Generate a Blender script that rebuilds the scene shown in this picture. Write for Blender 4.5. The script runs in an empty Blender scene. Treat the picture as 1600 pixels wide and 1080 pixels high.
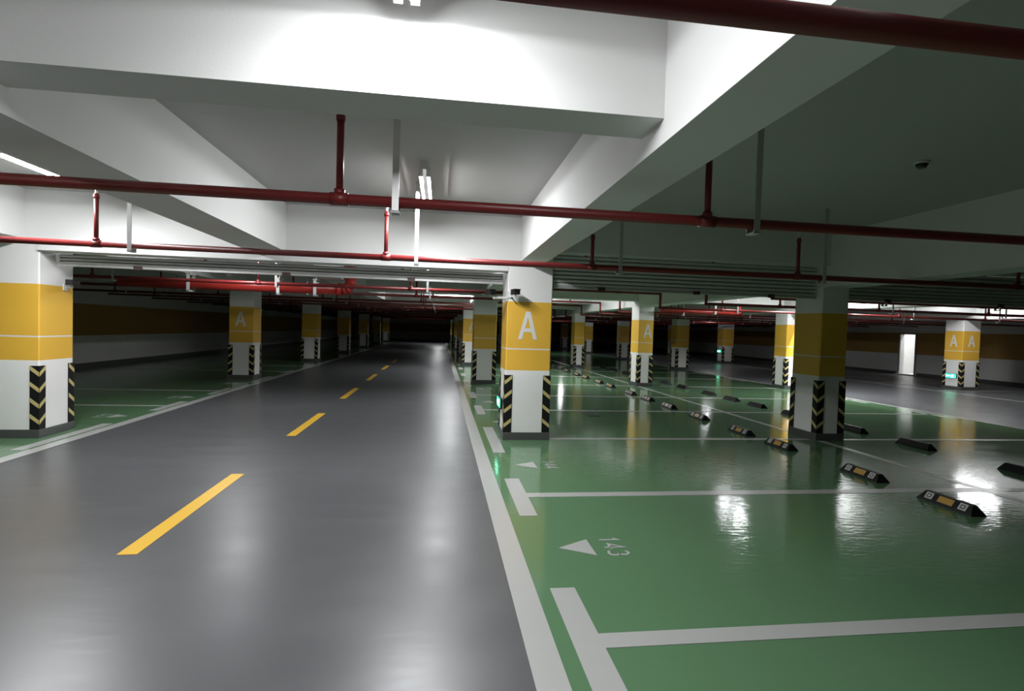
import bpy, math, random
from mathutils import Vector, Matrix
random.seed(7)
scn = bpy.context.scene
COL = scn.collection
ORD = ['first', 'second', 'third', 'fourth', 'fifth', 'sixth', 'seventh', 'eighth', 'ninth', 'tenth', 'eleventh', 'twelfth',
       'thirteenth', 'fourteenth', 'fifteenth', 'sixteenth', 'seventeenth', 'eighteenth', 'nineteenth', 'twentieth',
       'twenty-first', 'twenty-second', 'twenty-third', 'twenty-fourth']

# ------------------------------------------------------------------ materials
def new_mat(name):
    m = bpy.data.materials.new(name); m.use_nodes = True
    nt = m.node_tree; b = nt.nodes['Principled BSDF']
    return m, nt, b

def mat(name, col, rough=0.6, metal=0.0, var=0.06, scale=6.0, bump=0.0, bscale=60.0, spec=0.5, coat=0.0, crough=0.1):
    m, nt, b = new_mat(name); N, L = nt.nodes, nt.links
    tc = N.new('ShaderNodeTexCoord')
    b.inputs['Roughness'].default_value = rough
    b.inputs['Metallic'].default_value = metal
    b.inputs['Specular IOR Level'].default_value = spec
    b.inputs['Coat Weight'].default_value = coat
    b.inputs['Coat Roughness'].default_value = crough
    nz = N.new('ShaderNodeTexNoise'); nz.inputs['Scale'].default_value = scale; nz.inputs['Detail'].default_value = 4
    L.new(tc.outputs['Object'], nz.inputs['Vector'])
    mx = N.new('ShaderNodeMix'); mx.data_type = 'RGBA'
    mx.inputs['A'].default_value = (*[max(0, c * (1 - var)) for c in col], 1)
    mx.inputs['B'].default_value = (*[min(1, c * (1 + var)) for c in col], 1)
    L.new(nz.outputs['Fac'], mx.inputs['Factor']); L.new(mx.outputs['Result'], b.inputs['Base Color'])
    if bump:
        n2 = N.new('ShaderNodeTexNoise'); n2.inputs['Scale'].default_value = bscale; n2.inputs['Detail'].default_value = 3
        L.new(tc.outputs['Object'], n2.inputs['Vector'])
        bp = N.new('ShaderNodeBump'); bp.inputs['Strength'].default_value = bump; bp.inputs['Distance'].default_value = 0.01
        L.new(n2.outputs['Fac'], bp.inputs['Height']); L.new(bp.outputs['Normal'], b.inputs['Normal'])
    return m

def epoxy(name, col, rlo, rhi, bump, bscale, var=0.1, spec=0.5, coat=0.0, crough=0.05):
    """glossy floor coating: cloudy colour, uneven sheen, gentle waves"""
    m, nt, b = new_mat(name); N, L = nt.nodes, nt.links
    tc = N.new('ShaderNodeTexCoord')
    nz = N.new('ShaderNodeTexNoise'); nz.inputs['Scale'].default_value = 0.9; nz.inputs['Detail'].default_value = 6
    L.new(tc.outputs['Object'], nz.inputs['Vector'])
    mx = N.new('ShaderNodeMix'); mx.data_type = 'RGBA'
    mx.inputs['A'].default_value = (*[c * (1 - var) for c in col], 1)
    mx.inputs['B'].default_value = (*[c * (1 + var) for c in col], 1)
    L.new(nz.outputs['Fac'], mx.inputs['Factor']); L.new(mx.outputs['Result'], b.inputs['Base Color'])
    # trowel marks: noise stretched over the floor
    mp = N.new('ShaderNodeMapping'); mp.inputs['Scale'].default_value = (1.0, 2.6, 1.0); mp.inputs['Rotation'].default_value = (0, 0, 0.5)
    L.new(tc.outputs['Object'], mp.inputs['Vector'])
    n3 = N.new('ShaderNodeTexNoise'); n3.inputs['Scale'].default_value = 1.6; n3.inputs['Detail'].default_value = 2
    L.new(mp.outputs['Vector'], n3.inputs['Vector'])
    mr = N.new('ShaderNodeMapRange'); mr.inputs['From Min'].default_value = 0.15; mr.inputs['From Max'].default_value = 0.85
    mr.inputs['To Min'].default_value = rlo; mr.inputs['To Max'].default_value = rhi
    L.new(n3.outputs['Fac'], mr.inputs['Value']); L.new(mr.outputs['Result'], b.inputs['Roughness'])
    b.inputs['Specular IOR Level'].default_value = spec
    b.inputs['Coat Weight'].default_value = coat
    b.inputs['Coat Roughness'].default_value = crough
    n2 = N.new('ShaderNodeTexNoise'); n2.inputs['Scale'].default_value = bscale; n2.inputs['Detail'].default_value = 2
    L.new(mp.outputs['Vector'], n2.inputs['Vector'])
    bp = N.new('ShaderNodeBump'); bp.inputs['Strength'].default_value = bump; bp.inputs['Distance'].default_value = 0.01
    L.new(n2.outputs['Fac'], bp.inputs['Height']); L.new(bp.outputs['Normal'], b.inputs['Normal'])
    if coat: L.new(bp.outputs['Normal'], b.inputs['Coat Normal'])
    return m

def glow(name, col, strength):
    m, nt, b = new_mat(name)
    b.inputs['Base Color'].default_value = (*col, 1)
    b.inputs['Emission Color'].default_value = (*col, 1)
    b.inputs['Emission Strength'].default_value = strength
    return m

M = {}
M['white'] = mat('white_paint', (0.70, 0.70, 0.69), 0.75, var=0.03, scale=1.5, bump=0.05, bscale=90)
M['ceil'] = mat('ceiling_paint_shaded', (0.47, 0.47, 0.465), 0.8, var=0.03, scale=1.5)  # beam paint in a darker tone; the ceiling's shade is in the colour
M['colwhite'] = mat('column_white_paint', (0.80, 0.79, 0.78), 0.55, var=0.03, scale=3, bump=0.04, bscale=80)
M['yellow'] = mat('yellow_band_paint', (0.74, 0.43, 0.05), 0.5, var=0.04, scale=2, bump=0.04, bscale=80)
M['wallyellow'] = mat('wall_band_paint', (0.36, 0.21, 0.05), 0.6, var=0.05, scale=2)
M['letter'] = mat('letter_paint', (0.70, 0.68, 0.66), 0.5, var=0.03)
M['skirt'] = mat('dark_skirting', (0.075, 0.077, 0.075), 0.35, var=0.15, scale=4)
M['black'] = mat('black_rubber', (0.008, 0.008, 0.008), 0.55, var=0.2, scale=20, spec=0.25)
M['chev'] = mat('chevron_yellow', (0.52, 0.43, 0.18), 0.4, var=0.08, scale=10)
M['grey'] = epoxy('grey_epoxy', (0.078, 0.080, 0.085), 0.285, 0.37, 0.06, 7.0, var=0.08, spec=0.5)
M['green'] = epoxy('green_epoxy', (0.100, 0.195, 0.102), 0.07, 0.13, 0.16, 9.0, var=0.06, spec=0.5)
M['line'] = epoxy('white_line_paint', (0.40, 0.40, 0.39), 0.19, 0.26, 0.06, 5.0, var=0.04)
M['yline'] = epoxy('yellow_line_paint', (0.70, 0.42, 0.04), 0.28, 0.34, 0.06, 5.0, var=0.05)
M['red'] = mat('red_pipe_paint', (0.16, 0.014, 0.014), 0.40, var=0.12, scale=5)
M['mainred'] = mat('fire_main_red', (0.42, 0.030, 0.022), 0.34, var=0.08, scale=5)
M['galv'] = mat('galvanised_steel', (0.55, 0.55, 0.54), 0.42, metal=0.5, var=0.1, scale=14)
M['shutter'] = mat('shutter_steel', (0.60, 0.60, 0.595), 0.42, metal=0.1, var=0.08, scale=5)
M['joint'] = mat('shutter_joint', (0.13, 0.13, 0.13), 0.6)
M['tab'] = mat('dark_red_tab', (0.06, 0.025, 0.03), 0.5)
M['lampbody'] = mat('lamp_white_enamel', (0.75, 0.75, 0.75), 0.4)
M['plate'] = mat('white_sticker', (0.55, 0.55, 0.52), 0.4)
M['stickerdark'] = mat('grey_sticker', (0.13, 0.13, 0.125), 0.45)
M['amber'] = mat('amber_reflector', (0.46, 0.27, 0.06), 0.35)
M['camwhite'] = mat('camera_white_plastic', (0.65, 0.65, 0.64), 0.4)
M['camblack'] = mat('camera_black_plastic', (0.015, 0.015, 0.016), 0.3)
M['lens'] = mat('lens_glass', (0.01, 0.01, 0.012), 0.05)
M['ridged'] = mat('dark_ridged_plate', (0.025, 0.05, 0.028), 0.45, var=0.2, scale=18)
M['doorframe'] = mat('door_frame_grey', (0.22, 0.22, 0.22), 0.5)
TUBE = 400.0
TM = {}
def tube_mat(k):
    if k not in TM: TM[k] = glow('lamp_tube', (0.965, 0.985, 1.0), TUBE * k)
    return TM[k]
M['exit'] = glow('exit_green_glow', (0.02, 0.85, 0.42), 2.2)
M['exitwhite'] = glow('exit_white_glow', (0.8, 1.0, 0.9), 3.0)

# ------------------------------------------------------------------ mesh builder
class MB:
    def __init__(s): s.v, s.f, s.m = [], [], []
    def add(s, vs, fs, mi=0):
        o = len(s.v); s.v += [tuple(v) for v in vs]
        for f in fs: s.f.append(tuple(i + o for i in f)); s.m.append(mi)
    def box(s, x0, x1, y0, y1, z0, z1, mi=0):
        s.add([(x0, y0, z0), (x1, y0, z0), (x1, y1, z0), (x0, y1, z0), (x0, y0, z1), (x1, y0, z1), (x1, y1, z1), (x0, y1, z1)],
              [(3, 2, 1, 0), (4, 5, 6, 7), (0, 1, 5, 4), (1, 2, 6, 5), (2, 3, 7, 6), (3, 0, 4, 7)], mi)
    def prism(s, pts, d, mi=0):
        """pts: planar 3D polygon; d: extrusion vector"""
        n = len(pts); d = Vector(d); a = [Vector(p) for p in pts]
        nrm = Vector((0, 0, 0))
        for i in range(n): nrm += a[i].cross(a[(i + 1) % n])
        if nrm.dot(d) > 0: a = a[::-1]
        s.add(a + [p + d for p in a], [tuple(range(n)), tuple(range(2 * n - 1, n - 1, -1))] +
              [(i, i + n, (i + 1) % n + n, (i + 1) % n) for i in range(n)], mi)
    def cyl(s, p0, p1, r, n=12, mi=0, r1=None):
        p0, p1 = Vector(p0), Vector(p1); r1 = r if r1 is None else r1
        d = (p1 - p0).normalized(); u = d.orthogonal().normalized(); w = d.cross(u)
        A = [p0 + r * (math.cos(t) * u + math.sin(t) * w) for t in [2 * math.pi * i / n for i in range(n)]]
        B = [p1 + r1 * (math.cos(t) * u + math.sin(t) * w) for t in [2 * math.pi * i / n for i in range(n)]]
        s.add(A + B, [(i, (i + 1) % n, (i + 1) % n + n, i + n) for i in range(n)] + [tuple(range(n - 1, -1, -1)), tuple(range(n, 2 * n))], mi)
    def ball(s, c, r, n=12, k=6, mi=0):
        c = Vector(c); vs = [c + Vector((0, 0, r))]
        for j in range(1, k):
            a = math.pi * j / k
            vs += [c + r * Vector((math.sin(a) * math.cos(2 * math.pi * i / n), math.sin(a) * math.sin(2 * math.pi * i / n), math.cos(a))) for i in range(n)]
        vs.append(c - Vector((0, 0, r))); last = len(vs) - 1; fs = []
        for i in range(n): fs.append((0, 1 + i, 1 + (i + 1) % n))
        for j in range(k - 2):
            for i in range(n):
                a = 1 + j * n + i; b = 1 + j * n + (i + 1) % n; fs.append((a, a + n, b + n, b))
        for i in range(n): fs.append((last, 1 + (k - 2) * n + (i + 1) % n, 1 + (k - 2) * n + i))
        s.add(vs, fs, mi)
    def pipe(s, pts, r, n=12, mi=0):
        for a, b in zip(pts, pts[1:]): s.cyl(a, b, r, n, mi)
        for p in pts[1:-1]: s.ball(p, r * 1.12, n, 6, mi)
    def ribbon(s, pts, w, z0, z1, mi=0):
        """flat stroke in the XY plane, mitred joints"""
        P = [Vector((p[0], p[1])) for p in pts]; L, R = [], []
        for i, p in enumerate(P):
            d0 = (P[i] - P[i - 1]).normalized() if i else (P[1] - P[0]).normalized()
            d1 = (P[i + 1] - P[i]).normalized() if i < len(P) - 1 else d0
            t = (d0 + d1).normalized(); nn = Vector((-t.y, t.x)); k = w / 2 / max(0.45, nn.dot(Vector((-d0.y, d0.x))))
            L.append(p + nn * k); R.append(p - nn * k)
        for i in range(len(P) - 1):
            q = [L[i], L[i + 1], R[i + 1], R[i]]
            s.prism([(a.x, a.y, z0) for a in q], (0, 0, z1 - z0), mi)
    def build(s, name, mats, parent=None, smooth=False, loc=None):
        me = bpy.data.meshes.new(name); me.from_pydata(s.v, [], s.f); me.update()
        mats = mats if isinstance(mats, (list, tuple)) else [mats]
        for m in mats: me.materials.append(m)
        me.polygons.foreach_set('material_index', s.m)
        if smooth:
            me.polygons.foreach_set('use_smooth', [len(f) == 4 for f in s.f])
        o = bpy.data.objects.new(name, me); COL.objects.link(o)
        if parent is not None: o.parent = parent
        if loc is not None: o.location = loc
        return o

def tag(o, label, cat, group=None, kind=None):
    o['label'] = label; o['category'] = cat
    if group: o['group'] = group
    if kind: o['kind'] = kind
    return o
def thing(name, label, cat, loc=(0, 0, 0), group=None, kind=None):
    o = bpy.data.objects.new(name, None); COL.objects.link(o); o.location = loc; o.empty_display_size = 0.1
    return tag(o, label, cat, group, kind)
def struct(o):
    o['kind'] = 'structure'; return o
def box_obj(name, x0, x1, y0, y1, z0, z1, m, parent=None):
    b = MB(); b.box(x0, x1, y0, y1, z0, z1); return b.build(name, m, parent)
def copy_tree(o, parent=None):
    c = o.copy(); COL.objects.link(c)
    if parent is not None: c.parent = parent
    for ch in list(o.children): copy_tree(ch, c)
    return c

# ------------------------------------------------------------------ shell
XL, XR, Y0, Y1, ZC = -10.3, 20.5, -4.0, 58.0, 3.0
struct(box_obj('floor', XL - .2, XR + 2.0, Y0, Y1 + .2, -.2, 0, M['grey']))
struct(box_obj('floor.001', 0.50, 10.32, Y0 + .1, Y1 - .1, 0, .002, M['green']))
struct(box_obj('floor.002', XL + .02, -4.42, Y0 + .1, Y1 - .1, 0, .002, M['green']))
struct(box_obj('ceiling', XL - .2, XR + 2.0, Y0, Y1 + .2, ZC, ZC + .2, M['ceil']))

def band_wall(name, segs, axis):
    """wall painted white, yellow, white; segs are (u0,u1,z0,z1) pieces; axis 'x': wall plane at x"""
    b = MB()
    for (u0, u1, z0, z1, p0, p1) in segs:
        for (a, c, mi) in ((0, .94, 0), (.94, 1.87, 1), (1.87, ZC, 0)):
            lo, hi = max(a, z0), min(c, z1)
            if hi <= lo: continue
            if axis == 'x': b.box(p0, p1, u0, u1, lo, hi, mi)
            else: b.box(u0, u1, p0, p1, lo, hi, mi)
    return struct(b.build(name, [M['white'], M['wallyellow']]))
band_wall('wall_left', [(Y0, Y1, 0, ZC, XL - .2, XL)], 'x')
DY0, DY1, DZ = 20.55, 21.32, 1.80
band_wall('wall_right', [(Y0, DY0, 0, ZC, XR, XR + .2), (DY1, Y1, 0, ZC, XR, XR + .2), (DY0, DY1, DZ, ZC, XR, XR + .2)], 'x')
band_wall('wall_end', [(XL - .2, XR + .2, 0, ZC, Y1, Y1 + .2)], 'y')
band_wall('wall_back', [(XL - .2, XR + .2, 0, ZC, Y0 - .2, Y0)], 'y')
for nm, bb in (('baseboard_left', (XL, XL + .02, Y0, Y1)), ('baseboard_end', (XL, XR, Y1 - .02, Y1)),
               ('baseboard_right', (XR - .02, XR, Y0, DY0 - .12)), ('baseboard_right.001', (XR - .02, XR, DY1 + .12, Y1))):
    struct(box_obj(nm, *bb, 0, .14, M['skirt']))
# lit doorway in the right wall: frame, threshold and the small bright room behind it
b = MB()
b.box(XR + .2, XR + 1.7, DY0 - .5, DY0 - .45, 0, 3.0); b.box(XR + .2, XR + 1.7, DY1 + .9, DY1 + .95, 0, 3.0)
b.box(XR + 1.65, XR + 1.7, DY0 - .5, DY1 + .95, 0, 3.0); b.box(XR + .2, XR + 1.7, DY0 - .5, DY1 + .95, 3.0, 3.05)
struct(b.build('wall_lobby', M['white']))
b = MB(); b.box(-.03, -.001, DY0 - .06, DY0, 0, DZ); b.box(-.03, -.001, DY1, DY1 + .06, 0, DZ); b.box(-.03, -.001, DY0 - .06, DY1 + .06, DZ, DZ + .06)
d1 = struct(b.build('door_1', M['doorframe'], loc=(XR, 0, 0)))
b = MB(); b.box(0, .2, DY1 - .012, DY1 - .002, 0, DZ - .002); b.box(0, .2, DY0 + .002, DY0 + .012, 0, DZ - .002); b.build('jamb_lining', M['white'], d1)
b = MB(); b.box(-.18, .22, DY0 - .05, DY1 + .05, .001, .05); b.build('threshold', M['galv'], d1)
struct(box_obj('trim_1', XR + .201, XR + 1.64, DY0 - .44, DY1 + .88, .001, .006, M['white']))

# ------------------------------------------------------------------ ceiling beams
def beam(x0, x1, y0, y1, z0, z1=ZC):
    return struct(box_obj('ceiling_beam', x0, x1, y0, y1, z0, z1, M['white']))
MAIN = (1.03, 1.37, 2.41)
beam(MAIN[0], MAIN[1], Y0, Y1, MAIN[2])                  # over the pillars right of the lane
beam(-2.45, -1.98, Y0, Y1, 2.40)                          # over the lane
beam(-5.35, -4.95, Y0, Y1, 2.41)                          # over the pillars left of the lane
beam(5.50, 5.93, Y0, Y1, 2.25)                            # between the two rows of stalls
beam(9.95, 10.40, Y0, Y1, 2.25)
beam(16.40, 16.95, Y0, Y1, 2.25)
def cross(xs, y0, y1, z):
    b = MB()
    for x0, x1 in xs: b.box(x0, x1, y0, y1, z, ZC)
    return struct(b.build('ceiling_beam', M['white']))
GAPS_L = [(XL, -5.35), (-4.95, -2.45), (-1.98, 1.03)]
GAPS_R = [(1.37, 5.50), (5.93, 9.95), (10.40, 16.40), (16.95, XR)]
cross(GAPS_L, 2.45, 2.73, 2.53)
b = MB()
b.box(-4.82, -2.45, 7.08, 7.36, 2.28, ZC); b.box(-2.45, -1.98, 7.08, 7.36, 2.28, 2.40); b.box(-1.98, .875, 7.08, 7.36, 2.28, ZC)
struct(b.build('ceiling_beam', M['white']))
beam(.875, 1.03, 7.08, 7.36, 2.41); beam(-4.95, -4.82, 7.08, 7.36, 2.41); beam(XL, -5.35, 7.08, 7.36, 2.41)
cross(GAPS_R, 6.95, 7.17, 2.55)
for k in range(1, 8):
    yy = 7.08 + 7.2 * k
    if yy > 57: break
    cross(GAPS_L + GAPS_R, yy + .1, yy + .45, 2.40)
for k in range(0, 7):
    cross(GAPS_L + [GAPS_R[0]], 11.9 + 7.2 * k, 12.18 + 7.2 * k, 2.53)

# ------------------------------------------------------------------ painted marks on the floor
ZF, ZG = .0005, .0025          # just above the grey floor / the green coat
TH = .002
def flat(b, x0, x1, y0, y1, z): b.box(x0, x1, y0, y1, z, z + TH)
def mark(name, label, cat, rects, z, m=None, group=None):
    b = MB()
    for r in rects: flat(b, *r, z)
    return tag(b.build(name, m or M['line']), label, cat, group)
mark('lane_line', 'white edge line between the grey lane and green stalls on its right', 'floor marking', [(.432, .580, Y0 + .2, 57.5)], ZG)
mark('lane_line', 'white edge line along the left side of the grey lane', 'floor marking', [(-4.50, -4.345, Y0 + .2, 57.5)], ZG)
mark('lane_line', 'white edge line between the far green stalls and the second grey lane', 'floor marking', [(10.26, 10.38, a, c) for a, c in ((2.0, 14.1), (14.8, 21.3), (22.0, 28.5), (29.2, 35.7), (36.4, 42.9), (43.6, 57.5))], ZG)
mark('lane_line', 'white edge line on the far side of the second grey lane', 'floor marking', [(15.15, 15.27, 2.0, 57.5)], ZF)
mark('centre_line', 'white line dividing the two back-to-back rows of green stalls', 'floor marking', [(5.50, 5.60, Y0 + .2, 7.05), (5.50, 5.60, 7.72, 14.25), (5.50, 5.60, 14.92, 21.45), (5.50, 5.60, 22.12, 57)], ZG)
for i in range(6):
    y = 3.60 + 3.70 * i
    mark('lane_dash', 'yellow centre dash on the grey lane, %s from the camera' % ORD[i], 'lane dash', [(-1.995, -1.875, y, y + 1.86)], ZF, M['yline'], 'yellow centre dashes on the lane')
SY = [2.44, 4.69, 7.155, 9.70, 11.87, 14.38, 17.03, 19.58, 21.85]
for i, y in enumerate(SY):
    col = i in (2, 5, 8)
    h = .825 if col else .53
    r = [(.665, .812, y - h, y + h)]
    if col: r += [(1.53, 5.45, y - .055, y + .055)]
    else: r += [(.812, 5.50, y - .06, y + .06)]
    mark('stall_line', 'white T-shaped stall line right of the lane, %s from the camera' % ORD[i], 'stall line', r, ZG, None, 'stall lines right of the lane')
for i, y in enumerate(SY[1:]):
    y -= .02
    h = .825 if i in (1, 4, 7) else .53
    x1 = 10.10 if i not in (1, 4, 7) else 9.85
    r = [(5.95 if i in (1, 4, 7) else 5.60, x1, y - .05, y + .05)] + ([(10.02, 10.15, y - h, y + h)] if i not in (1, 4, 7) else [])
    mark('stall_line', 'white stall line of the far green stall row, %s from the camera' % ORD[i], 'stall line', r, ZG, None, 'stall lines of the far row')
for i, (y, a, c) in enumerate(((7.29, 6.47, 8.10), (9.80, 9.27, 10.33), (11.98, 11.43, 12.48), (14.5, 13.7, 15.3), (16.9, 16.4, 17.4), (19.2, 18.7, 19.7))):
    r = [(-4.675, -4.545, a, c)]
    if i not in (0, 3): r.append((-9.9, -4.675, y - .05, y + .05))
    mark('stall_line', 'white stall line on the green left of the lane, %s from the camera' % ORD[i], 'stall line', r, ZG, None, 'stall lines left of the lane')
for i in range(4):
    y = 12.1 + 2.42 * i
    mark('stall_line', 'white stall line beyond the second grey lane, %s from the camera' % ORD[i], 'stall line', [(15.4, 20.2, y - .05, y + .05)], ZF, None, 'stall lines beyond the second lane')

# stroke digits, unit cell 0.6 x 1
arc = lambda cx, cy, rx, ry, a0, a1, n=9: [(cx + rx * math.cos(math.radians(a0 + (a1 - a0) * i / n)), cy + ry * math.sin(math.radians(a0 + (a1 - a0) * i / n))) for i in range(n + 1)]
DIG = {'0': [arc(.3, .5, .26, .46, 90, 450, 16)], '1': [[(.14, .76), (.32, .96), (.32, 0.02)]],
       '2': [arc(.3, .7, .24, .26, 160, -30, 9) + [(.06, .04), (.56, .04)]],
       '3': [arc(.28, .73, .23, .23, 140, -80, 10), arc(.28, .27, .26, .25, 90, -145, 10)],
       '4': [[(.44, .02), (.44, .96), (.04, .30), (.60, .30)]],
       '5': [[(.52, .96), (.14, .96), (.10, .55)] + arc(.28, .31, .25, .28, 120, -140, 10)],
       '6': [arc(.3, .3, .24, .26, 90, 450, 14), [(.42, .96), (.12, .5), (.07, .34)]],
       '7': [[(.06, .96), (.54, .96), (.22, .02)]],
       '8': [arc(.3, .74, .2, .21, 90, 450, 12), arc(.3, .27, .25, .25, 90, 450, 14)],
       '9': [arc(.3, .7, .24, .26, 90, 450, 14), [(.53, .64), (.46, .4), (.2, .02)]]}
def digits(b, text, org, right, up, h, z):
    """org: foot of the first digit; right / up: 2D unit vectors on the floor"""
    r, u = Vector(right), Vector(up)
    for i, ch in enumerate(text):
        o = Vector(org) + r * (i * h * .78)
        for st in DIG[ch]:
            b.ribbon([o + r * (p[0] * h) + u * (p[1] * h) for p in st], h * .12, z, z + TH)
NUM = ['143', '144', '145', '146', '147', '148']
for i, n in enumerate(NUM):
    yc = (SY[i] + SY[i + 1]) / 2 - .02 + (.16 if i in (1, 4) else 0) * 0
    yc = [3.53, 5.75, 8.45, 10.75, 13.1, 15.65][i]
    b = MB(); b.prism([(.843, yc, ZG), (1.075, yc + .135, ZG), (1.075, yc - .135, ZG)], (0, 0, TH))
    tag(b.build('stall_arrow', M['line']), 'white triangle pointing to the lane beside the stall number %s' % n, 'arrow', 'stall arrows right of the lane')
    b = MB(); digits(b, n, (1.165, yc + .165), (0, -1), (1, 0), .145, ZG)
    tag(b.build('stall_number', M['line']), 'white stall number %s painted on the green floor' % n, 'number', 'stall numbers right of the lane')
for i, (n, y) in enumerate((('172', 8.74), ('171', 10.93), ('170', 13.4))):
    b = MB(); b.prism([(-4.70, y, ZG), (-4.92, y + .13, ZG), (-4.92, y - .13, ZG)], (0, 0, TH))
    tag(b.build('stall_arrow', M['line']), 'white triangle on the green stalls left of the lane, %s from the camera' % ORD[i], 'arrow', 'stall arrows left of the lane')
    b = MB(); digits(b, n, (-4.98, y - .16), (0, 1), (-1, 0), .145, ZG)
    tag(b.build('stall_number', M['line']), 'white stall number left of the lane, %s from the camera' % ORD[i], 'number', 'stall numbers left of the lane')
# small dark plate set in the green floor
b = MB(); b.box(-.12, .12, -.24, .24, 0, .006)
for i in range(6): b.box(-.09, .09, -.2 + i * .075, -.17 + i * .075, .006, .009)
tag(b.build('ridged_plate', M['ridged'], loc=(2.74, 9.33, .0025)), 'small dark drain plate on the green floor right of the lettered front column', 'drain cover')

# ------------------------------------------------------------------ columns
ZB0, ZB1, ZLN = .945, 1.872, 1.235
def a_polys(cx, cz, w, h):
    t = w * .21; b, tp = cz - h / 2, cz + h / 2; zi = tp - h * .22
    ix = lambda z: (w / 2 - t) * (zi - z) / (zi - b)          # inner edge of the legs
    z1, z2 = b + h * .26, b + h * .40
    return [[(cx - w / 2, b), (cx - w / 2 + t, b), (cx, zi), (cx, tp), (cx - t * .55, tp)],
            [(cx + w / 2, b), (cx + t * .55, tp), (cx, tp), (cx, zi), (cx + w / 2 - t, b)],
            [(cx - ix(z1), z1), (cx + ix(z1), z1), (cx + ix(z2), z2), (cx - ix(z2), z2)]]
def ring(w, d, z, c):
    x, y = w / 2, d / 2
    return [(-x + c, -y, z), (x - c, -y, z), (x, -y + c, z), (x, y - c, z), (x - c, y, z), (-x + c, y, z), (-x, y - c, z), (-x, -y + c, z)]
col_cache = {}
def make_column(w, d, top):
    key = (w, d, top)
    b = MB(); c = .012
    zs = [(.05, 0), (ZB0, 1), (ZLN - .009, 2), (ZLN + .009, 1), (ZB1, 0), (top, None)]
    for (za, mi), (zb, _) in zip(zs, zs[1:]):
        A, B = ring(w, d, za, c), ring(w, d, zb, c)
        b.add(A + B, [(i, (i + 1) % 8, (i + 1) % 8 + 8, i + 8) for i in range(8)], mi)
    b.add(ring(w, d, top, c), [tuple(range(8))], 0)
    sh = b
    s = MB(); e = .014
    A, B = ring(w + 2 * e, d + 2 * e, 0.0, .004), ring(w + 2 * e, d + 2 * e, .095, .004)
    A2 = ring(w + 2 * e - .006, d + 2 * e - .006, .102, .004)
    s.add(A + B + A2, [(i, (i + 1) % 8, (i + 1) % 8 + 8, i + 8) for i in range(8)] + [(i + 8, (i + 1) % 8 + 8, (i + 1) % 8 + 16, i + 16) for i in range(8)] + [tuple(range(16, 24)), tuple(range(7, -1, -1))])
    # one corner guard, for the corner at (+,-): legs run along the front (-x) and the side (+y)
    G = []
    for sx, sy in ((1, -1), (-1, -1), (1, 1), (-1, 1)):
        g = MB(); L, t = .098, .009; z0, z1 = .103, .88
        X, Y = sx * w / 2, sy * d / 2
        xs = sorted((X - sx * L, X + sx * t)); ys = sorted((Y, Y + sy * t))
        g.box(*xs, *ys, z0, z1)
        xs = sorted((X, X + sx * t)); ys = sorted((Y - sy * L, Y))
        g.box(*xs, *ys, z0, z1)
        for k in range(4):
            zc = .195 + k * .195
            for leg in (0, 1):
                u0, u1 = .094, -.006
                za, zb_ = zc + .05, zc - .03
                h = .052
                if leg == 0:
                    yy = Y + sy * (t + .0006)
                    q = [(X - sx * u0, yy, za), (X - sx * u1, yy, zb_), (X - sx * u1, yy, zb_ + h), (X - sx * u0, yy, za + h)]
                    g.prism(q, (0, sy * .0015, 0), 1)
                else:
                    xx = X + sx * (t + .0006)
                    q = [(xx, Y - sy * u0, za), (xx, Y - sy * u1, zb_), (xx, Y - sy * u1, zb_ + h), (xx, Y - sy * u0, za + h)]
                    g.prism(q, (sx * .0015, 0, 0), 1)
        G.append(g)
    return sh, s, G
def column(x0, x1, y0, depth, top, label, group, letters=()):
    w, d = round(x1 - x0, 3), depth
    root = thing('column', label, 'column', ((x0 + x1) / 2, y0 + d / 2, .003), group, 'thing')
    key = (w, d, top)
    if key not in col_cache:
        sh, s, G = make_column(w, d, top)
        col_cache[key] = [sh.build('shaft', [M['colwhite'], M['yellow'], M['letter']], root), s.build('skirting', M['skirt'], root)] + \
                         [g.build('corner_guard', [M['black'], M['chev']], root) for g in G]
        for o in col_cache[key]: o.location.z = -.0 if o.name.startswith('shaft') else 0
    else:
        for o in col_cache[key]:
            c = o.copy(); COL.objects.link(c); c.parent = root
    for face, off in letters:
        b = MB()
        for poly in a_polys(off, 1.555, .262, .375):
            if face == 'front': b.prism([(p[0], -d / 2 - .001, p[1]) for p in poly], (0, -.002, 0))
            else: b.prism([(-w / 2 - .001, -p[0], p[1]) for p in poly], (-.002, 0, 0))
        b.build('letter', M['letter'], root)['label'] = 'pale letter A on the yellow band'
    return root
rowL, rowR, row2, row3, row4 = [], [], [], [], []
LL = ['wide yellow-banded column cut by the left edge of the photo, beside the lane', 'yellow-banded column with letter A, second in the row left of the lane']
for k in range(7):
    lab = LL[k] if k < 2 else 'dim yellow-banded column in the row left of the lane, %s from the camera' % ORD[k]
    rowL.append(column(-5.42, -4.82, 7.12 + 7.2 * k + (.2 if k else 0), .60, 2.405, lab, 'columns left of the lane', [('front', -.02)] if k == 1 else ()))
for k in range(7):
    lab = ['big front yellow-banded column with letter A and a camera, right edge of the lane', 'shaded plain yellow-banded column just behind the lettered front column',
           'brightly lit yellow column, third in the row right of the lane'][k] if k < 3 else 'yellow-banded column in the row right of the lane, %s from the camera' % ORD[k]
    rowR.append(column(.875, 1.49, 7.08 + 7.2 * k, .60, 2.405, lab, 'columns right of the lane', [('front', -.02)] if k == 0 else ([('front', .06)] if k == 2 else ())))
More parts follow.
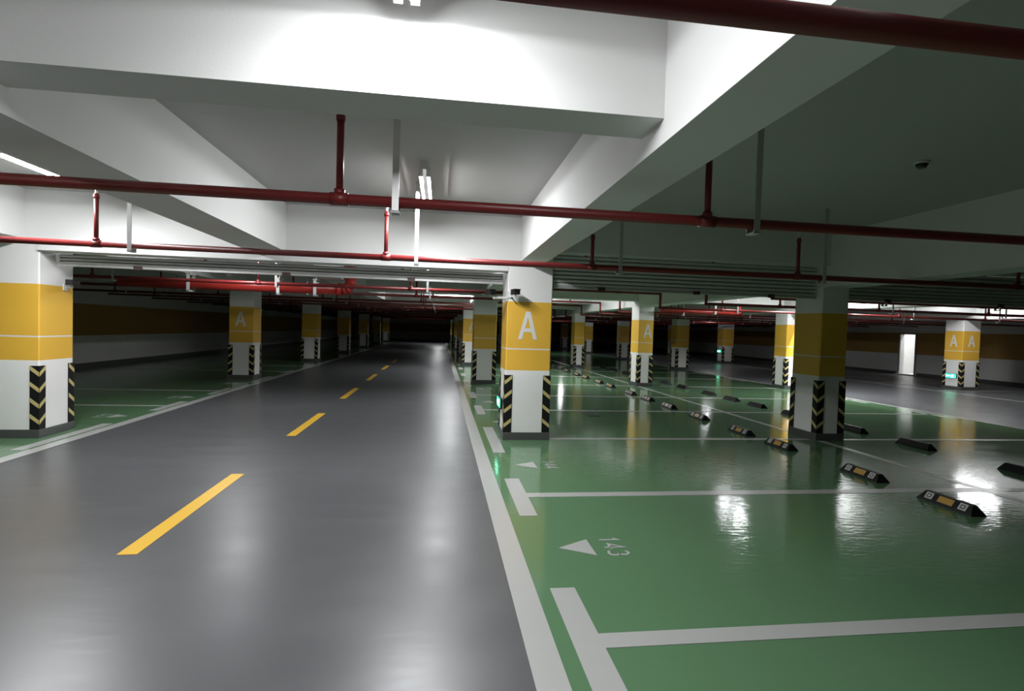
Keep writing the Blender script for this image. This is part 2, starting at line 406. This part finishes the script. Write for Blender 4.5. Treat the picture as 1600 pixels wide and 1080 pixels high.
for k in range(7):
    lab = ['dark shaded yellow-banded column among the stalls, wheel stops on both sides', 'yellow-banded column with letter A on the centre line between the stall rows',
           'yellow-banded column on the centre line behind the one lettered A'][k] if k < 3 else 'yellow-banded column on the centre line of the stalls, %s from the camera' % ORD[k]
    row2.append(column(5.50, 5.93, 7.08 + 7.2 * k, .60, 2.245, lab, 'columns on the centre line of the stalls', [('front', .05)] if k == 1 else ()))
for k in range(1, 6):
    lab = ['half-lit yellow-banded column beside the second grey lane, left of the dark nearer column', 'yellow-banded column right of the lettered centre-line column, further back'][k - 1] if k < 3 \
        else 'dim yellow-banded column beside the second grey lane, %s along it' % ORD[k - 1]
    row3.append(column(9.92, 10.47, 6.95 + 7.2 * k, .56, 2.245, lab, 'columns beside the second lane'))
for k, (x0, y0) in enumerate(((16.35, 14.70), (15.25, 27.1), (16.35, 36.1), (16.35, 46.4))):
    lab = ['bright yellow-banded column with two letters A and a green exit sign', 'dim yellow-banded column with a small green exit light',
           'dim column beyond the second lane, third along it', 'dim column beyond the second lane, farthest along it'][k]
    row4.append(column(x0, x0 + .62, y0, .62, 2.245, lab, 'columns beyond the second lane', [('front', 0), ('left', 0)] if k == 0 else ()))

# ------------------------------------------------------------------ wheel stops
def stop_meshes():
    b = MB(); L0, L1, H = .268, .225, .085
    pf = [(-.078, 0), (-.070, .018), (-.022, H), (.022, H), (.070, .018), (.078, 0)]
    n = len(pf); A = [(x, -L0 + (L0 - L1) * (z / H), z) for x, z in pf]; B = [(x, L0 - (L0 - L1) * (z / H), z) for x, z in pf]
    b.add(A + B, [(i, i + n, (i + 1) % n + n, (i + 1) % n) for i in range(n)] + [tuple(range(n)), tuple(range(2 * n - 1, n - 1, -1))])
    a0, a1 = Vector((-.070, .018)), Vector((-.022, H)); dr = (a1 - a0); nn = Vector((-dr.y, dr.x)).normalized()
    def on(u0, u1, y0, y1, o0, o1, mb, mi=0):
        p = [a0 + dr * u0 + nn * o0, a0 + dr * u1 + nn * o0]
        mb.prism([(p[0].x, y0, p[0].y), (p[0].x, y1, p[0].y), (p[1].x, y1, p[1].y), (p[1].x, y0, p[1].y)], (nn.x * (o1 - o0), 0, nn.y * (o1 - o0)), mi)
    pl = MB(); on(.14, .88, -.072, .072, -.001, .002, pl)
    sq = []
    for yc in (-.162, .162):
        q = MB(); on(.12, .90, yc - .036, yc + .036, -.001, .002, q, 0); on(.25, .77, yc - .023, yc + .023, .0015, .003, q, 1); on(.4, .62, yc - .010, yc + .010, .0028, .0038, q, 0)
        sq.append(q)
    return b, pl, sq
sb, spl, ssq = stop_meshes()
proto = None
def wheel_stop(x, y, rz, label, group):
    global proto
    if proto is None:
        proto = thing('wheel_stop', label, 'wheel stop', (x, y, .0025), group)
        sb.build('body', M['black'], proto); spl.build('amber_plate', M['amber'], proto)
        for q in ssq: q.build('reflective_square', [M['plate'], M['stickerdark']], proto)
        r = proto
    else:
        r = proto.copy(); COL.objects.link(r)
        for ch in list(proto.children):
            c = ch.copy(); COL.objects.link(c); c.parent = r
        r.location = (x, y, .0025); tag(r, label, 'wheel stop', group)
    r.rotation_euler.z = rz
    return r
SA = [4.215, 5.215, 6.655, 7.61, 8.96, 10.25, 11.37, 12.45, 14.0, 15.05, 16.5, 17.58, 19.05, 20.12, 21.32]
for i, y in enumerate(SA):
    wheel_stop(4.645, y, 0, 'black wheel stop with amber plate facing us, %s from the camera in the near row' % ORD[i], 'wheel stops of the near stall row')
SBY = [5.22, 6.67, 7.85, 9.33, 10.5, 11.50, 12.55, 14.0, 15.15, 16.35, 17.6, 18.6, 19.95, 21.3, 22.4]
for i, y in enumerate(SBY):
    wheel_stop(6.74, y, math.pi, 'plain black back of a wheel stop in the far row, %s from the camera' % ORD[i], 'wheel stops of the far stall row')

# ------------------------------------------------------------------ sprinkler pipes
RP = .031
def sprinkler_pipe(y, path, label, risers, hangers, zrun, detail=True):
    root = thing('sprinkler_pipe', label, 'pipe', (0, y, 0), 'sprinkler pipes across the ceiling')
    b = MB(); b.pipe([(x, 0, z) for x, z in path], RP, 12); b.build('pipe_run', M['red'], root, smooth=True)
    for x, z, zt in risers:
        r = MB(); r.cyl((x, 0, z), (x, 0, zt), .020, 10); r.cyl((x, 0, z + .02), (x, 0, z + .055), .030, 10); r.cyl((x - .05, 0, z), (x + .05, 0, z), .036, 12)
        r.cyl((x, 0, zt - .05), (x, 0, zt - .02), .026, 10)
        rr = r.build('riser', M['red'], root, smooth=True)
        if detail:
            h = MB(); h.cyl((x, 0, zt), (x, 0, zt + .035), .012, 8); h.cyl((x, 0, zt + .05), (x, 0, zt + .055), .022, 10)
            h.cyl((x - .014, 0, zt + .03), (x - .010, 0, zt + .052), .004, 6); h.cyl((x + .014, 0, zt + .03), (x + .010, 0, zt + .052), .004, 6)
            h.build('sprinkler_head', M['galv'], rr)
    for x, z in hangers:
        h = MB(); h.box(x - .019, x + .019, -RP - .012, -RP - .004, z - RP - .03, ZC - .005)
        h.box(x - .022, x + .022, -RP - .012, RP + .012, z - RP - .034, z - RP - .024); h.box(x - .022, x + .022, RP + .004, RP + .012, z - RP - .03, z + .02)
        h.build('hanger', M['galv'], root)
    return root
flat_path = lambda z: [(XL + .3, z), (XR - .5, z)]
def step_path(z):
    return [(XL + .3, z), (1.56, z), (1.56, 2.49), (5.36, 2.49), (5.36, 2.14), (10.6, 2.14), (XR - .5, 2.14)]
Zp = 2.205
RX = [-8.7, -6.1, -3.33, -.588, 1.615, 4.06, 7.0, 9.3]
HX = [-8.4, -5.75, -3.015, -.275, 1.925, 4.37, 7.4, 9.6]
names = ['dark red pipe crossing the top right corner of the photo', 'long dark red pipe crossing the whole photo below the fluorescent lamp', 'bright red pipe running in front of the fire shutters and column tops']
for i, y in enumerate((1.10, 3.12, 5.65)):
    tops = [2.75, 2.72, 2.69, 2.69, 2.72, 2.72, 2.7, 2.7]
    if i == 2: tops = [2.7, 2.7, 2.69, 2.68, 2.56, 2.65, 2.7, 2.7]
    rs = [(x, Zp, t) for x, t in zip(RX, tops)]; hs = [(x, Zp) for x in HX]
    if i == 0: rs = [r for r in rs if r[0] < -2 or r[0] > 3]; hs = [h for h in hs if h[0] < -2 or h[0] > 3]
    sprinkler_pipe(y, flat_path(Zp), names[i], rs, hs, Zp)
far_y = [8.05, 10.25, 12.55, 15.55, 17.55, 20.0, 22.6, 24.9, 26.7, 30.0, 31.9, 34.3, 37.2, 39.4, 41.8, 44.4, 46.0, 48.7, 51.6]
for i, y in enumerate(far_y):
    p = step_path(Zp)
    rs = [(x, Zp, 2.72) for x in RX if x < 1.0] + [(x, 2.49, 2.8) for x in (2.2, 4.3)] + [(x, 2.14, 2.72) for x in (7.0, 9.3, 12.0, 14.6)]
    hs = [(x, Zp) for x in HX if x < 1.0] + [(x, 2.49) for x in (2.6,)] + [(x, 2.14) for x in (7.4, 9.6, 12.4, 15.0)]
    if y > 26: rs, hs = [], hs[::2]
    sprinkler_pipe(y, p, 'thin red pipe under the dim ceiling beyond the shutters, %s behind them' % ORD[i], rs, hs, Zp, detail=y < 15)

# big red fire main with flanged elbow, hung on white straps
root = thing('fire_main', 'thick red fire main with an elbow below the ceiling, left of the lane centre', 'pipe', (0, 11.2, 0))
R = .105
b = MB(); b.cyl((-6.2, 0, 2.205), (-2.02, 0, 2.205), R, 24); b.build('pipe_run', M['mainred'], root, smooth=True)
b = MB()
pts = [(-2.02, 0, 2.205)] + [(-2.02 + .17 * math.sin(a), 0, 2.375 - .17 * math.cos(a)) for a in (.4, .8, 1.2, math.pi / 2)] + [(-1.85, 0, 2.50)]
for p, q in zip(pts, pts[1:]): b.cyl(p, q, R, 18)
for p in pts[1:-1]: b.ball(p, R, 18, 8)
b.cyl((-2.10, 0, 2.205), (-2.02, 0, 2.205), R + .02, 20); b.cyl((-1.85, 0, 2.42), (-1.85, 0, 2.48), R + .02, 20); b.cyl((-1.85, 0, 2.47), (-1.85, 0, ZC - .004), R, 18)
b.build('elbow', M['mainred'], root, smooth=True)
for x in (-4.90, -3.235, -2.53):
    b = MB(); b.box(x - .03, x + .03, -R - .012, -R - .002, 2.06, 2.37); b.box(x - .03, x + .03, R + .002, R + .012, 2.06, 2.37)
    b.box(x - .03, x + .03, -R - .012, R + .012, 2.05, 2.075); b.box(x - .04, x + .04, -R - .02, R + .02, 2.37, 2.39); b.cyl((x, 0, 2.39), (x, 0, ZC - .004), .010, 8)
    b.build('strap', M['camwhite'], root)
root = thing('fire_main', 'short red pipe with a white strap seen under the shutter right of the lettered column', 'pipe', (0, 14.05, 0))
b = MB(); b.cyl((6.0, 0, 2.16), (8.35, 0, 2.16), .052, 16); b.ball((8.35, 0, 2.16), .056, 16, 8); b.cyl((8.35, 0, 2.16), (8.35, 0, 2.36), .052, 16)
b.build('pipe_run', M['mainred'], root, smooth=True)
b = MB(); b.box(7.58, 7.64, -.066, -.056, 2.10, ZC); b.box(7.58, 7.64, -.066, .066, 2.09, 2.105); b.build('strap', M['camwhite'], root)

# ------------------------------------------------------------------ fire shutters
def shutter(x0, x1, y, ztop, zbot, n, label, tabs):
    root = thing('fire_shutter', label, 'shutter', (0, y, 0), 'rolled steel fire shutters')
    b = MB(); h = (ztop - zbot - .03) / n
    for i in range(n):
        za = zbot + .03 + i * h
        pr = [(-.006, za), (-.022, za + h * .06), (-.030, za + h * .42), (-.026, za + h * .74), (-.006, za + h * .82), (.03, za + h * .82), (.03, za)]
        A = [(x0, p[0], p[1]) for p in pr]
        b.prism(A, (x1 - x0, 0, 0))
        b.box(x0, x1, .004, .03, za + h * .82, za + h, 1)
    b.build('slats', [M['shutter'], M['joint']], root)
    b = MB(); b.box(x0, x1, -.035, .035, zbot, zbot + .028); b.build('bottom_bar', M['galv'], root)
    for x in tabs:
        t = MB(); t.box(x - .05, x + .05, -.05, -.036, zbot - .012, zbot + .035); t.build('pull_tab', M['tab'], root)
    return root
shutter(-4.79, .84, 7.42, 2.275, 2.125, 3, 'pale grey raised fire shutter spanning the lane between the two front columns', (-3.86, -2.05, -.42))
shutter(1.52, 5.47, 7.21, 2.545, 2.085, 8, 'dark ribbed fire shutter between the lettered front column and dark column', (2.2, 3.60, 4.75))
shutter(5.96, 9.92, 7.21, 2.545, 2.085, 8, 'dark ribbed fire shutter right of the dark column, running out of the photo', (6.65, 8.6))

# ------------------------------------------------------------------ fluorescent lamps
def lamp(x, y, label, k=1.0, z=2.885, L=1.2):
    root = thing('fluorescent_lamp', label, 'lamp', (x, y, 0), 'twin-tube ceiling lamps')
    b = MB(); b.prism([(-.045, -L / 2, z + .045), (.045, -L / 2, z + .045), (.03, -L / 2, ZC), (-.03, -L / 2, ZC)], (0, L, 0)); b.build('batten', M['lampbody'], root)
    for s in (-1, 1):
        t = MB(); t.cyl((s * .036, -L / 2 + .03, z), (s * .036, L / 2 - .03, z), .017, 16)
        for i, fc in enumerate(t.f):
            if len(fc) != 4 or sum(t.v[j][2] for j in fc) / 4 > z - .0135: t.m[i] = 1
        t.build('tube', [tube_mat(k), M['lampbody']], root)
        for e in (-1, 1):
            h = MB(); h.box(s * .036 - .02, s * .036 + .02, e * (L / 2 - .015) - .015, e * (L / 2 - .015) + .015, z - .02, z + .05); h.build('tube_holder', M['lampbody'], root)
    return root
lamp(-.18, 1.74, 'glaring lamp at the top edge of the photo in front of the white beam', .42)
lamp(-.185, 5.52, 'lit twin-tube lamp above the lane behind the long dark red pipe', .72)
lamp(-3.81, 5.68, 'lit lamp at the left edge of the photo, over the left stalls', .66)
lamp(-3.81, 1.74, 'unseen lamp over the left stalls near the camera, outside the photo', .6)  # unseen, there for the light it gives
lamp(0.02, 10.0, 'lamp over the lane behind the pale shutter, seen only as floor glare', .36)
lamp(-3.5, 9.7, 'lamp over the left stalls behind the shutter that lights the thick red main', .35)
lamp(7.3, 12.2, 'lamp over the far stalls behind the dark ribbed shutter', .2)
lamp(3.2, 15.6, 'lamp over the near stalls, hidden behind the lettered front column', 1.0)
lamp(9.45, 12.2, 'lamp hidden behind the dark column, over the far end of the stalls', .9)
lamp(10.62, 13.3, 'lamp hidden behind the dark column, over the second lane', 1.6)
lamp(15.4, 13.2, 'lamp before the column with two letters', .35)
lamp(.35, 18.9, 'lamp lighting the third column right of the lane', .9)
lamp(3.4, 18.3, 'lamp over the stalls behind the lettered centre-line column', .3)
lamp(-.2, 33.2, 'added fill lamp far down the lane', .3)  # unseen lamp, added to lift the dark far end
lamp(-.2, 47.6, 'added fill lamp at the far end of the lane', .7)  # added to brighten the end wall, unseen
lamp(13.0, 33.2, 'added fill lamp far down the second lane', .08)  # added to lift the far second lane out of black
lamp(7.7, 33.0, 'added fill lamp over the far stalls', .3)  # added as ambient light for the far stalls
lamp(13.2, 24.5, 'added fill lamp over the second lane beyond the lettered column', .25)  # added as ambient light deeper in the second lane
lamp(XR + .9, 20.95, 'lamp in the small room behind the bright doorway', .5, L=.9)

# ------------------------------------------------------------------ small fittings
# ceiling detector and junction box over the right stalls
root = thing('smoke_detector', 'small round detector on the ceiling above the right stalls', 'smoke detector', (3.94, 3.98, ZC))
b = MB(); b.cyl((0, 0, -.02), (0, 0, 0), .055, 20); b.build('base', M['camwhite'], root, smooth=True)
b = MB(); b.cyl((0, 0, -.055), (0, 0, -.02), .03, 20, r1=.05); b.build('sensor_head', M['camblack'], root, smooth=True)
# security cameras
def cctv(x, y, z, label, arm, yaw, mname, front):
    root = thing('security_camera', label, 'camera', (x, y, z), 'cameras on the columns')
    a = MB(); a.pipe(arm, .010 if front else .018, 10); e = arm[0]
    if front: a.box(e[0] - .035, e[0] + .035, e[1] - .006, e[1] + .006, e[2] - .045, e[2] + .045)
    else: a.box(e[0] - .006, e[0] + .006, e[1] - .035, e[1] + .035, e[2] - .045, e[2] + .045)
    a.build('bracket', M['camwhite'], root)
    c, s = math.cos(yaw), math.sin(yaw)
    def R2(p): return (p[0] * c - p[1] * s, p[0] * s + p[1] * c, p[2])
    b = MB(); vs = []
    b.box(-.040, .040, -.07, .08, -.034, .030); b.box(-.045, .045, -.085, .07, .030, .036)
    b.v = [R2(v) for v in b.v]
    b.build('body', M[mname], root)
    l = MB(); l.cyl(R2((0, -.071, 0)), R2((0, -.080, 0)), .024, 14); l.build('lens', M['lens'], root)
    return root
cctv(.955, 6.90, 1.99, 'black box camera before the lettered front column, casting a shadow on it', [(-.055, .172, -.03), (-.055, .05, -.06), (0, 0, -.055), (0, 0, -.03)], .2, 'camblack', True)
cctv(.64, 7.05, 1.985, 'dark camera on a white arm left of the lettered front column', [(.226, .06, -.07), (.05, .0, -.075), (0, 0, -.03)], .35, 'camblack', False)
cctv(-4.72, 7.55, 1.93, 'small camera on the side of the column at the left edge', [(-.090, 0, -.06), (-.02, 0, -.06), (0, 0, -.036)], math.pi, 'camblack', False)
# green exit signs on column sides
def exit_sign(loc, rz, label):
    root = thing('exit_sign', label, 'exit sign', loc, 'green exit signs low on the columns'); root.rotation_euler.z = rz
    b = MB(); b.box(-.19, .19, 0, .028, -.075, .075); b.build('housing', M['camblack'], root)
    b = MB(); b.box(-.175, .175, -.003, -.0005, -.06, .06); b.build('green_panel', M['exit'], root)
    b = MB(); y = -.0045
    def q(pts): b.prism([(p[0], y, p[1]) for p in pts], (0, -.0015, 0))
    q([(-.16, 0), (-.11, .035), (-.11, .012), (-.04, .012), (-.04, -.012), (-.11, -.012), (-.11, -.035)])   # arrow
    q([(.045, .045), (.065, .045), (.065, .03), (.045, .03)])                                               # head of the running figure
    q([(.03, .025), (.075, .02), (.065, -.012), (.04, -.008)])                                              # trunk
    q([(.04, -.008), (.055, -.01), (.025, -.05), (.008, -.045)]); q([(.055, -.01), (.068, -.012), (.10, -.035), (.095, -.048)])
    q([(.03, .025), (.035, .012), (.0, .0), (-.004, .01)]); q([(.07, .02), (.075, .008), (.105, .02), (.10, .03)])
    b.build('pictogram', M['exitwhite'], root)
    return root
exit_sign((.832, 7.42, .47), -math.pi / 2, 'green exit sign on the left side of the lettered front column')
exit_sign((16.318, 15.02, .43), -math.pi / 2, 'green exit sign on the column with two letters A')
exit_sign((15.218, 27.42, .64), -math.pi / 2, 'tiny green exit sign on the dim far column')

# ------------------------------------------------------------------ camera, world, view
f = 828.04
yaw, pitch, roll = .13384604, .03053947, -.03027193
cy, sy, cp, sp = math.cos(yaw), math.sin(yaw), math.cos(pitch), math.sin(pitch)
F = Vector((sy * cp, cy * cp, -sp)); Rt = Vector((cy, -sy, 0)); D = F.cross(Rt)
cr, sr = math.cos(roll), math.sin(roll)
R2, D2 = cr * Rt + sr * D, -sr * Rt + cr * D
cam = bpy.data.cameras.new('camera'); co = bpy.data.objects.new('camera', cam); COL.objects.link(co)
cam.sensor_width = 36; cam.sensor_fit = 'HORIZONTAL'; cam.lens = f / 1600 * 36; cam.clip_start = .02; cam.clip_end = 200
mw = Matrix.Identity(4)
for i in range(3):
    mw[i][0], mw[i][1], mw[i][2] = R2[i], -D2[i], -F[i]
mw.translation = (0, 0, 1.5)
co.matrix_world = mw
scn.camera = co
w = bpy.data.worlds.new('world'); scn.world = w; w.use_nodes = True
w.node_tree.nodes['Background'].inputs['Color'].default_value = (.5, .55, .6, 1)
w.node_tree.nodes['Background'].inputs['Strength'].default_value = .02
scn.view_settings.view_transform = 'Standard'; scn.view_settings.look = 'None'
scn.view_settings.gamma = 1.0; scn.view_settings.use_curve_mapping = False
scn.view_settings.exposure = 1.12
